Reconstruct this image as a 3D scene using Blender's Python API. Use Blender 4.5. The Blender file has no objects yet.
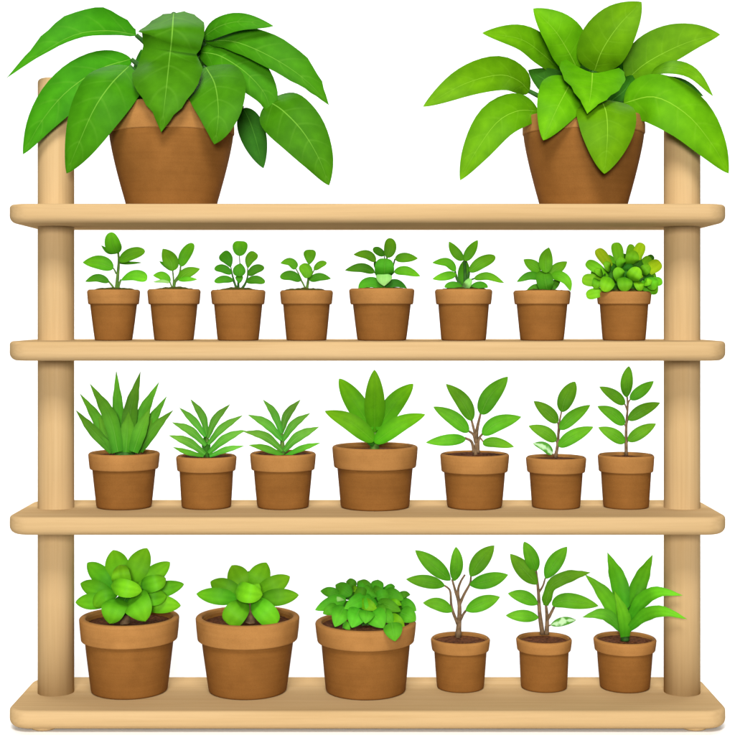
import bpy, bmesh, math, random
from mathutils import Vector, noise

random.seed(7)
C = bpy.context.scene.collection
PI = math.pi

# ------------------------------------------------------------------ measures
S = 0.002          # metres per photo pixel in the plane of the shelf fronts (y = 0)
D = 2.9            # camera to that plane
HZ = 313.0         # eye level in photo pixels
CAM_H = 0.842      # eye height above the floor
DEPTH = 0.28       # shelf depth
POST_Y = 0.15

def at(px, py, y):
    k = (D + y) / D * S
    return Vector(((px - 367.5) * k, y, CAM_H + (HZ - py) * k))

def sc(y):
    return (D + y) / D * S

# ------------------------------------------------------------------ materials
def new_mat(name):
    m = bpy.data.materials.new(name); m.use_nodes = True
    nt = m.node_tree
    b = nt.nodes['Principled BSDF']
    return m, nt, b

def N(nt, kind, **kw):
    n = nt.nodes.new(kind)
    for k, v in kw.items():
        setattr(n, k, v)
    return n

def ramp(nt, stops):
    r = N(nt, 'ShaderNodeValToRGB')
    el = r.color_ramp.elements
    while len(el) < len(stops): el.new(0.5)
    for e, (p, c) in zip(el, stops):
        e.position = p; e.color = (*c, 1)
    return r

def math_node(nt, op, a, b=None, c=None, clamp=False):
    n = N(nt, 'ShaderNodeMath', operation=op, use_clamp=clamp)
    for i, v in enumerate((a, b, c)):
        if v is None: continue
        if isinstance(v, (int, float)): n.inputs[i].default_value = v
        else: nt.links.new(v, n.inputs[i])
    return n.outputs[0]

def mix_col(nt, fac, a, b, blend='MIX'):
    n = N(nt, 'ShaderNodeMix', data_type='RGBA', blend_type=blend)
    if isinstance(fac, (int, float)): n.inputs[0].default_value = fac
    else: nt.links.new(fac, n.inputs[0])
    for i, v in ((6, a), (7, b)):
        if isinstance(v, tuple): n.inputs[i].default_value = (*v, 1)
        else: nt.links.new(v, n.inputs[i])
    return n.outputs[2]

def wood(name, axis):
    m, nt, b = new_mat(name)
    tc = N(nt, 'ShaderNodeTexCoord')
    mp = N(nt, 'ShaderNodeMapping')
    s = [26.0, 26.0, 26.0]; s[axis] = 0.9
    mp.inputs['Scale'].default_value = s
    nt.links.new(tc.outputs['Object'], mp.inputs[0])
    n1 = N(nt, 'ShaderNodeTexNoise'); n1.inputs['Scale'].default_value = 1.6; n1.inputs['Detail'].default_value = 5; n1.inputs['Distortion'].default_value = 0.6
    nt.links.new(mp.outputs[0], n1.inputs[0])
    mp2 = N(nt, 'ShaderNodeMapping')
    s2 = [150.0, 150.0, 150.0]; s2[axis] = 3.5
    mp2.inputs['Scale'].default_value = s2
    nt.links.new(tc.outputs['Object'], mp2.inputs[0])
    n2 = N(nt, 'ShaderNodeTexNoise'); n2.inputs['Scale'].default_value = 1.5; n2.inputs['Detail'].default_value = 3
    nt.links.new(mp2.outputs[0], n2.inputs[0])
    r = ramp(nt, [(0.28, WOOD_D), (0.52, WOOD_M), (0.75, WOOD_L)])
    nt.links.new(n1.outputs[0], r.inputs[0])
    r2 = ramp(nt, [(0.3, (0.84, 0.82, 0.78)), (0.6, (1, 1, 1))])
    nt.links.new(n2.outputs[0], r2.inputs[0])
    col = mix_col(nt, 0.38, r.outputs[0], r2.outputs[0], 'MULTIPLY')
    nt.links.new(col, b.inputs['Base Color'])
    b.inputs['Roughness'].default_value = 0.7
    b.inputs['Specular IOR Level'].default_value = 0.0
    bp = N(nt, 'ShaderNodeBump'); bp.inputs['Strength'].default_value = 0.06; bp.inputs['Distance'].default_value = 0.002
    nt.links.new(n2.outputs[0], bp.inputs['Height']); nt.links.new(bp.outputs[0], b.inputs['Normal'])
    return m

WOOD_D, WOOD_M, WOOD_L = (0.405, 0.270, 0.128), (0.436, 0.296, 0.146), (0.458, 0.317, 0.163)

def clay(name, base):
    m, nt, b = new_mat(name)
    tc = N(nt, 'ShaderNodeTexCoord'); oi = N(nt, 'ShaderNodeObjectInfo')
    add = N(nt, 'ShaderNodeVectorMath', operation='ADD')
    nt.links.new(tc.outputs['Object'], add.inputs[0]); nt.links.new(oi.outputs['Location'], add.inputs[1])
    n1 = N(nt, 'ShaderNodeTexNoise'); n1.inputs['Scale'].default_value = 22; n1.inputs['Detail'].default_value = 6; n1.inputs['Roughness'].default_value = 0.6
    n2 = N(nt, 'ShaderNodeTexNoise'); n2.inputs['Scale'].default_value = 420; n2.inputs['Detail'].default_value = 2
    mp = N(nt, 'ShaderNodeMapping'); mp.inputs['Scale'].default_value = (6, 6, 160)
    nt.links.new(add.outputs[0], mp.inputs[0])
    n3 = N(nt, 'ShaderNodeTexNoise'); n3.inputs['Scale'].default_value = 1.0; n3.inputs['Detail'].default_value = 2
    nt.links.new(mp.outputs[0], n3.inputs[0])
    for n in (n1, n2): nt.links.new(add.outputs[0], n.inputs[0])
    dk = tuple(c * f for c, f in zip(base, (0.90, 0.89, 0.88))); lt = tuple(c * f for c, f in zip(base, (1.10, 1.11, 1.14)))
    r = ramp(nt, [(0.3, dk), (0.5, base), (0.72, lt)])
    nt.links.new(n1.outputs[0], r.inputs[0])
    r2 = ramp(nt, [(0.32, (0.90, 0.89, 0.88)), (0.5, (1, 1, 1)), (0.70, (1.05, 1.05, 1.06))])
    nt.links.new(n2.outputs[0], r2.inputs[0])
    col = mix_col(nt, 0.6, r.outputs[0], r2.outputs[0], 'MULTIPLY')
    r3 = ramp(nt, [(0.35, (0.92, 0.91, 0.90)), (0.6, (1, 1, 1))])
    nt.links.new(n3.outputs[0], r3.inputs[0])
    col = mix_col(nt, 0.7, col, r3.outputs[0], 'MULTIPLY')
    nt.links.new(col, b.inputs['Base Color'])
    b.inputs['Roughness'].default_value = 0.72
    b.inputs['Specular IOR Level'].default_value = 0.02
    bp = N(nt, 'ShaderNodeBump'); bp.inputs['Strength'].default_value = 0.12; bp.inputs['Distance'].default_value = 0.0008
    nt.links.new(n2.outputs[0], bp.inputs['Height']); nt.links.new(bp.outputs[0], b.inputs['Normal'])
    return m

def soil_mat(name, c1, c2):
    m, nt, b = new_mat(name)
    tc = N(nt, 'ShaderNodeTexCoord')
    n1 = N(nt, 'ShaderNodeTexNoise'); n1.inputs['Scale'].default_value = 160; n1.inputs['Detail'].default_value = 6
    nt.links.new(tc.outputs['Object'], n1.inputs[0])
    r = ramp(nt, [(0.35, c1), (0.68, c2)])
    nt.links.new(n1.outputs[0], r.inputs[0]); nt.links.new(r.outputs[0], b.inputs['Base Color'])
    b.inputs['Roughness'].default_value = 0.95; b.inputs['Specular IOR Level'].default_value = 0.05
    bp = N(nt, 'ShaderNodeBump'); bp.inputs['Strength'].default_value = 0.8; bp.inputs['Distance'].default_value = 0.003
    nt.links.new(n1.outputs[0], bp.inputs['Height']); nt.links.new(bp.outputs[0], b.inputs['Normal'])
    return m

def leaf_mat(name, base, tip=None, vein=None, vein_w=0.035, side=0.0, n_side=7, rough=0.50, spec=0.03, transl=0.08, vary=0.14, patch=None):
    """green leaf: midrib and side veins follow the leaf's own coordinates (u along, v across)"""
    m, nt, b = new_mat(name)
    uv = N(nt, 'ShaderNodeUVMap'); uv.uv_map = 'leaf'
    sep = N(nt, 'ShaderNodeSeparateXYZ'); nt.links.new(uv.outputs[0], sep.inputs[0])
    t = sep.outputs[0]
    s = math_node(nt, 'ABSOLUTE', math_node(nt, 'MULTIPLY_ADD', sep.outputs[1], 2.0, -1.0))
    tc = N(nt, 'ShaderNodeTexCoord'); oi = N(nt, 'ShaderNodeObjectInfo')
    n1 = N(nt, 'ShaderNodeTexNoise'); n1.inputs['Scale'].default_value = 35; n1.inputs['Detail'].default_value = 4
    nt.links.new(tc.outputs['Object'], n1.inputs[0])
    tip = tip or base
    col = mix_col(nt, t, base, tip)
    mg = ramp(nt, [(0.0, (0.92, 0.94, 0.92)), (0.35, (1.08, 1.06, 1.08)), (1.0, (0.70, 0.78, 0.70))])  # shading contrast painted into the colour: lighter beside the midrib, darker at margins
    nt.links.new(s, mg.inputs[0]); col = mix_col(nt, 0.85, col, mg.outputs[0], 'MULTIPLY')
    rr = ramp(nt, [(0.3, (0.74, 0.80, 0.70)), (0.7, (1.14, 1.10, 1.15))])
    nt.links.new(n1.outputs[0], rr.inputs[0])
    col = mix_col(nt, 0.8, col, rr.outputs[0], 'MULTIPLY')
    hs = N(nt, 'ShaderNodeHueSaturation')
    nt.links.new(math_node(nt, 'MULTIPLY_ADD', oi.outputs['Random'], 0.016, 0.487), hs.inputs['Hue'])
    nt.links.new(math_node(nt, 'MULTIPLY_ADD', oi.outputs['Random'], vary * 2, 1 - vary), hs.inputs['Value'])
    nt.links.new(col, hs.inputs['Color'])
    col = hs.outputs[0]
    height = None
    if vein:
        # midrib, thinner towards the tip
        wv = math_node(nt, 'MULTIPLY_ADD', t, -vein_w * 0.55, vein_w)
        rib = math_node(nt, 'SUBTRACT', 1.0, math_node(nt, 'DIVIDE', s, wv), clamp=True)
        rib = math_node(nt, 'SMOOTH_MIN', math_node(nt, 'MULTIPLY', rib, 1.6), 1.0, 0.2, clamp=True)
        rib = math_node(nt, 'MULTIPLY', rib, math_node(nt, 'MULTIPLY_ADD', t, -0.55, 0.95), clamp=True)
        col = mix_col(nt, rib, col, vein)
        height = rib
    if side:
        q = math_node(nt, 'SUBTRACT', t, math_node(nt, 'MULTIPLY', math_node(nt, 'POWER', s, 1.3), 0.16))
        fr = math_node(nt, 'FRACT', math_node(nt, 'MULTIPLY', q, float(n_side)))
        ln = math_node(nt, 'ABSOLUTE', math_node(nt, 'SUBTRACT', fr, 0.5))
        ln = math_node(nt, 'SUBTRACT', 1.0, math_node(nt, 'MULTIPLY', ln, 11.0), clamp=True)
        ln = math_node(nt, 'MULTIPLY', ln, math_node(nt, 'MULTIPLY_ADD', s, -0.95, 1.0), clamp=True)
        col = mix_col(nt, math_node(nt, 'MULTIPLY', ln, side), col, vein or tip)
        height = math_node(nt, 'ADD', height, math_node(nt, 'MULTIPLY', ln, 0.7)) if height is not None else ln
    if patch:
        n3 = N(nt, 'ShaderNodeTexNoise'); n3.inputs['Scale'].default_value = 60; n3.inputs['Detail'].default_value = 2
        nt.links.new(tc.outputs['Object'], n3.inputs[0])
        f = math_node(nt, 'MULTIPLY_ADD', math_node(nt, 'ADD', n3.outputs[0], math_node(nt, 'MULTIPLY', s, -0.35)), 6.0, -1.6, clamp=True)
        col = mix_col(nt, f, col, patch)
    nt.links.new(col, b.inputs['Base Color'])
    b.inputs['Roughness'].default_value = rough
    b.inputs['Specular IOR Level'].default_value = spec
    bp = N(nt, 'ShaderNodeBump'); bp.inputs['Strength'].default_value = 0.22; bp.inputs['Distance'].default_value = 0.0015
    n2 = N(nt, 'ShaderNodeTexNoise'); n2.inputs['Scale'].default_value = 130; n2.inputs['Detail'].default_value = 2
    nt.links.new(tc.outputs['Object'], n2.inputs[0])
    h = math_node(nt, 'MULTIPLY', n2.outputs[0], 0.35)
    if height is not None: h = math_node(nt, 'SUBTRACT', h, height)
    nt.links.new(h, bp.inputs['Height']); nt.links.new(bp.outputs[0], b.inputs['Normal'])
    if transl:
        tr = N(nt, 'ShaderNodeBsdfTranslucent')
        nt.links.new(mix_col(nt, 1.0, col, (1.0, 1.0, 0.5), 'MULTIPLY'), tr.inputs[0])
        mx = N(nt, 'ShaderNodeMixShader'); mx.inputs[0].default_value = transl
        nt.links.new(b.outputs[0], mx.inputs[1]); nt.links.new(tr.outputs[0], mx.inputs[2])
        nt.links.new(mx.outputs[0], nt.nodes['Material Output'].inputs[0])
    return m

def stem_mat(name, c1, c2):
    m, nt, b = new_mat(name)
    tc = N(nt, 'ShaderNodeTexCoord')
    n1 = N(nt, 'ShaderNodeTexNoise'); n1.inputs['Scale'].default_value = 90; n1.inputs['Detail'].default_value = 4
    nt.links.new(tc.outputs['Object'], n1.inputs[0])
    r = ramp(nt, [(0.35, c1), (0.65, c2)])
    nt.links.new(n1.outputs[0], r.inputs[0]); nt.links.new(r.outputs[0], b.inputs['Base Color'])
    b.inputs['Roughness'].default_value = 0.7; b.inputs['Specular IOR Level'].default_value = 0.15
    return m

M = dict(
    board=wood('board_wood', 0), post=wood('post_wood', 2),
    clay=clay('clay', (0.198, 0.082, 0.0185)), rim=clay('rim_clay', (0.305, 0.143, 0.041)),
    soil=soil_mat('soil', (0.045, 0.015, 0.006), (0.12, 0.042, 0.016)),
    moss=soil_mat('mossy_soil', (0.035, 0.045, 0.006), (0.10, 0.085, 0.014)),
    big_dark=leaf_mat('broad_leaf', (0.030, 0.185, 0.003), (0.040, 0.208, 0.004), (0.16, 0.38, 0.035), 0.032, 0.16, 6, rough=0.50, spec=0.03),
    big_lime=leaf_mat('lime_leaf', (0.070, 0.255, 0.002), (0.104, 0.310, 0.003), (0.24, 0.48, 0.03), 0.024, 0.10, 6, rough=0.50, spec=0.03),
    dusk=leaf_mat('shade_green_leaf', (0.018, 0.105, 0.006), (0.020, 0.125, 0.006), (0.06, 0.22, 0.02), 0.05, 0.1, 5),  # darker green, mostly inner leaves: shade among the leaves put into the colour
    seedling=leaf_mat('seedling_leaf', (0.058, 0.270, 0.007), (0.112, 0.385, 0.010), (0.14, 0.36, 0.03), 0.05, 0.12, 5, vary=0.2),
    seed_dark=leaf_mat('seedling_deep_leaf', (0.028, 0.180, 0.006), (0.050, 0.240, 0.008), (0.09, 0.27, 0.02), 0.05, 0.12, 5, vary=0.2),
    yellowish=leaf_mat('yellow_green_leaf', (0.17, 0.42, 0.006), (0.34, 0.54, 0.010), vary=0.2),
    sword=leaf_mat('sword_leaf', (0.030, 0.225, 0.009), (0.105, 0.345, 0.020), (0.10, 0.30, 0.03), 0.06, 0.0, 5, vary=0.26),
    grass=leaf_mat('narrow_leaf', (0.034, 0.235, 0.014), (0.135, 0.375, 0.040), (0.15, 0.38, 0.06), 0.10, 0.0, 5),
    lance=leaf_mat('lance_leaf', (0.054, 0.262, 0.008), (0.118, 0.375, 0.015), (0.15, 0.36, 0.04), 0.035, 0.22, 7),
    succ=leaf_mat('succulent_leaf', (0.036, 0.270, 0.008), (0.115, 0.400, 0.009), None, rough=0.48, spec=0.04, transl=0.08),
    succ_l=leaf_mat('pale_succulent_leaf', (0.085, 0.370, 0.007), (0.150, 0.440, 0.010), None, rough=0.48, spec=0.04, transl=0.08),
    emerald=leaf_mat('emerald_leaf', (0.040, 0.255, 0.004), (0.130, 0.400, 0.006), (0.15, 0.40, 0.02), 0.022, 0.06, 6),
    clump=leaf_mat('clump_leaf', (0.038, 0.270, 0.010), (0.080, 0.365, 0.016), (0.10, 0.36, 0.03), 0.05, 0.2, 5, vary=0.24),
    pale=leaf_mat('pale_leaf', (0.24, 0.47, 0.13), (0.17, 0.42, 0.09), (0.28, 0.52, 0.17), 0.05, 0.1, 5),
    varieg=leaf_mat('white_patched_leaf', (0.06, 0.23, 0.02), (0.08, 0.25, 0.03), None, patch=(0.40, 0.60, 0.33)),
    stem_g=stem_mat('green_stem', (0.045, 0.125, 0.012), (0.10, 0.19, 0.028)),
    stem_d=stem_mat('dark_green_stem', (0.015, 0.07, 0.008), (0.03, 0.11, 0.012)),
    stem_b=stem_mat('brown_stem', (0.10, 0.062, 0.030), (0.22, 0.135, 0.072)),
)

# ------------------------------------------------------------------ helpers
def link_mesh(name, bm_or_data, mat, parent=None, smooth=True):
    if isinstance(bm_or_data, bmesh.types.BMesh):
        me = bpy.data.meshes.new(name); bm_or_data.to_mesh(me); bm_or_data.free()
    else:
        v, f = bm_or_data
        me = bpy.data.meshes.new(name); me.from_pydata(v, [], f); me.update()
    me.materials.append(mat)
    for p in me.polygons: p.use_smooth = smooth
    o = bpy.data.objects.new(name, me); C.objects.link(o)
    if parent is not None: o.parent = parent
    return o

def thing(name, loc, label, cat, group=None):
    o = bpy.data.objects.new(name, None); C.objects.link(o)
    o.location = loc; o.empty_display_size = 0.03
    o['label'] = label; o['category'] = cat
    if group: o['group'] = group
    return o

def lathe(profile, n=72, wob=0.0, seed=0):
    """closed or open profile [(r, z)] turned round z; r = 0 ends become poles"""
    v, f, rows = [], [], []
    for (r, z) in profile:
        if r < 1e-6:
            rows.append([len(v)]); v.append((0, 0, z))
        else:
            row = []
            for i in range(n):
                a = 2 * PI * i / n
                q = noise.noise(Vector((math.cos(a) * 1.3 + seed * 7.1, math.sin(a) * 1.3, z * 14)))
                rr = r * (1 + wob * q)
                row.append(len(v)); v.append((rr * math.cos(a), rr * math.sin(a), z + wob * 0.25 * r * q))
            rows.append(row)
    for a, b in zip(rows, rows[1:]):
        if len(a) == 1 and len(b) == 1: continue
        for i in range(n):
            j = (i + 1) % n
            if len(a) == 1: f.append((a[0], b[j], b[i]))
            elif len(b) == 1: f.append((a[i], a[j], b[0]))
            else: f.append((a[i], a[j], b[j], b[i]))
    return v, f

def arc(cx, cz, r, a0, a1, n=5):
    return [(cx + r * math.cos(math.radians(a0 + (a1 - a0) * i / n)), cz + r * math.sin(math.radians(a0 + (a1 - a0) * i / n))) for i in range(n + 1)]

def catmull(pts, n):
    """n points evenly along a Catmull-Rom curve through pts"""
    P = [pts[0] * 2 - pts[1]] + list(pts) + [pts[-1] * 2 - pts[-2]]
    out = []
    for i in range(1, len(P) - 2):
        for k in range(24):
            t = k / 24
            a, b, c, d = P[i - 1], P[i], P[i + 1], P[i + 2]
            out.append(0.5 * ((2 * b) + (c - a) * t + (2 * a - 5 * b + 4 * c - d) * t * t + (3 * b - a - 3 * c + d) * t ** 3))
    out.append(P[-2].copy())
    L = [0]
    for a, b in zip(out, out[1:]): L.append(L[-1] + (b - a).length)
    res = []
    j = 0
    for u in n:
        d = u * L[-1]
        while j < len(L) - 2 and L[j + 1] < d: j += 1
        seg = L[j + 1] - L[j]
        k = 0 if seg < 1e-9 else (d - L[j]) / seg
        res.append(out[j].lerp(out[j + 1], min(1, k)))
    return res, L[-1]

def prof_ab(a, b):
    pk = a / (a + b); mx = pk ** a * (1 - pk) ** b
    return lambda t: (max(t, 0) ** a * max(1 - t, 0) ** b) / mx

def prof_list(lst):
    def f(t):
        for (t0, w0), (t1, w1) in zip(lst, lst[1:]):
            if t <= t1:
                k = (t - t0) / (t1 - t0)
                if w1 > 0 and w0 > 0: k = k * k * (3 - 2 * k)
                return w0 + (w1 - w0) * k
        return 0
    return f

PROF = dict(
    ov=prof_ab(.55, .85), cord=prof_ab(.40, .95), oval=prof_ab(.5, .5), spoon=prof_ab(.95, .42), ell=prof_ab(.75, .9),
    lance=prof_ab(.8, 1.0), drop=prof_ab(.38, .8), blunt=prof_ab(.5, .33),
    blade=prof_list([(0, .72), (.2, .9), (.42, 1), (.62, .80), (.82, .40), (1, 0)]),
    strap=prof_list([(0, .45), (.2, .72), (.45, 1), (.65, .86), (.84, .45), (1, 0)]),
)

NT, NS = 26, 9
def leaf(root, pts, wl, wr, prof, mat, fold=0.14, lob=0.0, thick=0.0009, ripple=0.02, name='leaf', face=(0, -1, 0.18)):
    """One leaf: a closed lens-shaped blade round a spine of world points; wl / wr the half widths (m) to either
    side of the spine, fold how far the edges stand up from the midrib."""
    us = [(1 - math.cos(PI * i / (NT - 1))) / 2 for i in range(NT)]
    sp, L = catmull(pts, us)
    F0 = Vector(face).normalized()
    w = PROF[prof] if isinstance(prof, str) else prof
    v, f, uv = [], [], []
    sd = random.random() * 50
    Fp = None
    org = root.location
    for i, t in enumerate(us):
        T = (sp[min(i + 1, NT - 1)] - sp[max(i - 1, 0)])
        T = T.normalized() if T.length > 1e-9 else Vector((0, 0, 1))
        F = F0 - T * T.dot(F0)
        if F.length < 0.25 and Fp is not None: F = Fp - T * T.dot(Fp)
        F.normalize(); Fp = F
        R = T.cross(F).normalized()
        ww = max(w(t), 0.012)
        half = 0.5 * (wl + wr)
        ring = []
        th = thick * (0.35 + 0.65 * min(1, ww * 1.4))
        for j in range(NS):
            s = -1 + 2 * j / (NS - 1)
            h = (wl if s < 0 else wr) * ww
            a = abs(s)
            off = fold * half * ww * a ** 1.25 + ripple * half * ww * a * noise.noise(Vector((t * 4 + sd, s * 1.2, 0.3))) * 2.2
            c = sp[i] + R * (s * h) - T * (lob * half * a ** 1.5 * max(0, 1 - t * 2.2) ** 1.5) + F * off
            ring.append((c, F, th * (1 - s * s), s))
        for (c, F_, hh, s) in ring: v.append(c + F_ * hh - org); uv.append((t, (s + 1) / 2))
        for (c, F_, hh, s) in ring[-2:0:-1]: v.append(c - F_ * hh - org); uv.append((t, (s + 1) / 2))
    n = 2 * NS - 2
    for i in range(NT - 1):
        for j in range(n):
            k = (j + 1) % n
            f.append((i * n + j, i * n + k, (i + 1) * n + k, (i + 1) * n + j))
    f.append(tuple(range(n - 1, -1, -1))); f.append(tuple((NT - 1) * n + j for j in range(n)))
    o = link_mesh(name, (v, f), mat, root)
    me = o.data
    sh = me.attributes.new('sharp_edge', 'BOOLEAN', 'EDGE')
    for e in me.edges:
        a, b = e.vertices
        if a % n == b % n and a % n in (0, NS - 1): sh.data[e.index].value = True
    lay = o.data.uv_layers.new(name='leaf')
    for lp in o.data.loops: lay.data[lp.index].uv = uv[lp.vertex_index]
    return o

def tubes(root, paths, mat, name='stem', nseg=10):
    v, f = [], []
    org = root.location
    for pts, r0, r1 in paths:
        us = [i / 13 for i in range(14)]
        sp, L = catmull(pts, us)
        base = len(v)
        X = Vector((0.31, 0.9, 0.2))
        for i, p in enumerate(sp):
            T = (sp[min(i + 1, 13)] - sp[max(i - 1, 0)]).normalized()
            A = (X - T * X.dot(T)).normalized(); B = T.cross(A)
            r = r0 + (r1 - r0) * us[i]
            r *= 1 + 0.10 * noise.noise(Vector((i * 0.7, r0 * 9000, base * 0.1)))
            for k in range(nseg):
                a = 2 * PI * k / nseg
                v.append(p + A * (r * math.cos(a)) + B * (r * math.sin(a)) - org)
        for i in range(13):
            for k in range(nseg):
                q = (k + 1) % nseg
                f.append((base + i * nseg + k, base + i * nseg + q, base + (i + 1) * nseg + q, base + (i + 1) * nseg + k))
        f.append(tuple(base + k for k in range(nseg - 1, -1, -1))); f.append(tuple(base + 13 * nseg + k for k in range(nseg)))
    return link_mesh(name, (v, f), mat, root)

# ------------------------------------------------------------------ the setting
fm, fnt, fb = new_mat('white_paper')
fb.inputs['Base Color'].default_value = (0.90, 0.90, 0.90, 1); fb.inputs['Roughness'].default_value = 0.9; fb.inputs['Specular IOR Level'].default_value = 0.0
# seamless white sweep: floor that curves up into a wall behind the shelves
sw = [(-0.6, 0.0), (0.0, 0.0), (2.2, 0.0)] + [(2.2 + 1.6 * math.sin(math.radians(a)), 1.6 - 1.6 * math.cos(math.radians(a))) for a in range(6, 91, 6)] + [(3.8, 6.0)]
sv, sf = [], []
for (y, z) in sw: sv += [(-3.6, y, z), (3.6, y, z)]
for i in range(len(sw) - 1): sf.append((2 * i, 2 * i + 1, 2 * i + 3, 2 * i + 2))
backdrop = link_mesh('backdrop', (sv, sf), fm, None, True)
backdrop['kind'] = 'structure'

# ------------------------------------------------------------------ the shelving unit
def board(z0, z1, root):
    """rounded plank: rounded corners in plan, rolled-over edges"""
    hw, dp, rc = 0.7260, DEPTH, 0.048
    out = []
    for cx, cy, a0 in ((hw - rc, rc, -90), (hw - rc, dp - rc, 0), (-hw + rc, dp - rc, 90), (-hw + rc, rc, 180)):
        for i in range(13):
            a = math.radians(a0 + 90 * i / 12)
            out.append((cx, cy, math.cos(a), math.sin(a)))
    h = z1 - z0
    rt, rb = 0.0075, 0.0155
    prof = [(rb - rb * math.sin(math.radians(a)), z0 + rb - rb * math.cos(math.radians(a))) for a in (0, 15, 30, 45, 60, 75, 90)]
    prof += [(rt - rt * math.cos(math.radians(a)), z1 - rt + rt * math.sin(math.radians(a))) for a in (0, 18, 36, 54, 72, 90)]
    v, f = [], []
    for ins, z in prof:
        for cx, cy, ca, sa in out:
            v.append((cx + (rc - ins) * ca, cy + (rc - ins) * sa, z))
    n = len(out)
    for i in range(len(prof) - 1):
        for j in range(n):
            k = (j + 1) % n
            f.append((i * n + j, i * n + k, (i + 1) * n + k, (i + 1) * n + j))
    f.append(tuple(range(n - 1, -1, -1))); f.append(tuple((len(prof) - 1) * n + j for j in range(n)))
    o = link_mesh('shelf', (v, f), M['board'], root)
    o.data.polygons[-1].use_smooth = False; o.data.polygons[-2].use_smooth = False
    return o

def zf(py): return CAM_H + (HZ - py) * S     # height of something at the shelves' front
unit = thing('shelving_unit', (0, 0, 0), 'light wooden shelving unit with four boards and two round posts', 'shelf')
TOP = []
for a, b in ((203.5, 222.5), (341.5, 361), (517.5, 536), (711.5, 730.5)):
    board(zf(b), zf(a), unit); TOP.append(zf(a))
for px, ytop in ((56.0, 79.5), (682.0, 92.0)):
    x = at(px, 0, POST_Y).x; r = 17.9 * sc(POST_Y)
    zt = at(0, ytop, POST_Y).z; z0 = zf(730.5) + 0.004
    e = 0.008
    pr = [(0, z0), (r, z0), (r * 1.003, 0.3), (r * 0.998, 0.6), (r * 1.002, 0.9), (r, zt - e)] + arc(r - e, zt - e, e, 0, 90, 6)[1:] + [(0, zt)]
    o = link_mesh('post', lathe(pr, 64), M['post'], unit); o.location = (x, POST_Y, 0)
    for fy in (0.042, 0.235):
        rf = 0.0285; hf = zf(730.5) + 0.003
        o = link_mesh('foot', lathe([(0, 0.0005), (rf - 0.006, 0.0005)] + arc(rf - 0.006, 0.0065, 0.006, -90, 0) + [(rf, hf), (0, hf)], 48), M['post'], unit)
        o.location = (x, fy, 0)

# ------------------------------------------------------------------ pots
def pot(root, y, cx, rim_w, y_rim, y_rimb, base_w, style='band', dome=0.0, sink=0.3, soil='soil', seed=1):
    k = sc(y)
    z0 = root.location.z
    ht = at(0, y_rim, y).z - z0
    hb = at(0, y_rimb, y).z - z0
    rr = rim_w / 2 * k; rb = base_w / 2 * k
    wall = rr * 0.13
    if style == 'band':
        bt = rr * 0.885
        e = min(0.006, rb * 0.1)
        body = [(0, 0.0004)] + [(rb - e, 0.0004)] + arc(rb - e, e, e, -90, -8, 5)
        for i in range(1, 8):
            q = i / 7
            body.append((rb + (bt - rb) * (q ** 0.93), e + (hb - e) * q))
        body += [(bt, hb + 0.004), (rr - wall * 0.95, ht - 0.007), (rr - wall * 1.1, ht - 0.010), (rr - wall * 1.5, hb * 0.55), (0, hb * 0.5)]
        q = min(0.0055, (ht - hb) * 0.22)
        rimr = [(bt - 0.001, hb + 0.002), (rr * 0.962 - q, hb)] + arc(rr * 0.962 - q * .6, hb + q * .6, q * .6, -80, 0, 4) + [(rr * 0.985, hb + (ht - hb) * 0.5)]
        rimr += arc(rr - q, ht - q, q, 5, 90, 6) + arc(rr - wall + q * .8, ht - q * .8, q * .8, 90, 180, 5) + [(rr - wall * 1.05, ht - (ht - hb) * 0.8)]
        po = link_mesh('pot', lathe(body, 80, 0.006, seed), M['clay'], root)
        link_mesh('rim', lathe(rimr, 80, 0.008, seed), M['rim'], po)
    else:
        bt = rr * 0.985
        e = 0.008
        body = [(0, 0.0004), (rb - e, 0.0004)] + arc(rb - e, e, e, -90, -15, 5)
        for i in range(1, 13):
            q = i / 12
            body.append((rb + (bt - rb) * (1 - (1 - q) ** 1.24), e + (hb - e) * q))
        body += [(bt * 0.99, hb + 0.003), (rr - wall * 0.95, ht - 0.008), (rr - wall * 1.5, hb * 0.55), (0, hb * 0.5)]
        q = 0.006
        rimr = [(bt - 0.006, hb + 0.002)] + arc(rr - 0.003, hb + 0.003, 0.003, -90, 0, 4) + [(rr * 1.0, hb + (ht - hb) * 0.5)]
        rimr += arc(rr * 0.975 - q, ht - q, q, 5, 90, 6) + [(rr - wall, ht - q * .5), (rr - wall * 1.05, ht - (ht - hb) * 0.8)]
        po = link_mesh('pot', lathe(body, 96, 0.003, seed), M['clay'], root)
        link_mesh('rim', lathe(rimr, 96, 0.004, seed), M['rim'], po)
    # soil: a crumbly disc, its edge against the inner wall
    rs = rr - wall * 1.02; zs = ht - (ht - hb) * sink
    v, f = [(0, 0, zs + dome)], []
    nr, na = 10, 56
    for i in range(1, nr + 1):
        r = rs * i / nr
        for j in range(na):
            a = 2 * PI * j / na
            p = Vector((r * math.cos(a), r * math.sin(a), 0))
            d = noise.noise(p * 120 + Vector((seed * 3.3, 0, 0))) * 0.0022 + noise.noise(p * 40 + Vector((seed, 5, 0))) * 0.0025
            v.append((p.x, p.y, zs + dome * (1 - (i / nr) ** 2) + d * (1 if i < nr else 0.3)))
    for j in range(na): f.append((0, 1 + j, 1 + (j + 1) % na))
    for i in range(nr - 1):
        for j in range(na):
            k2 = (j + 1) % na
            f.append((1 + i * na + j, 1 + (i + 1) * na + j, 1 + (i + 1) * na + k2, 1 + i * na + k2))
    link_mesh('soil', (v, f), M[soil], root)
    return zs

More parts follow.
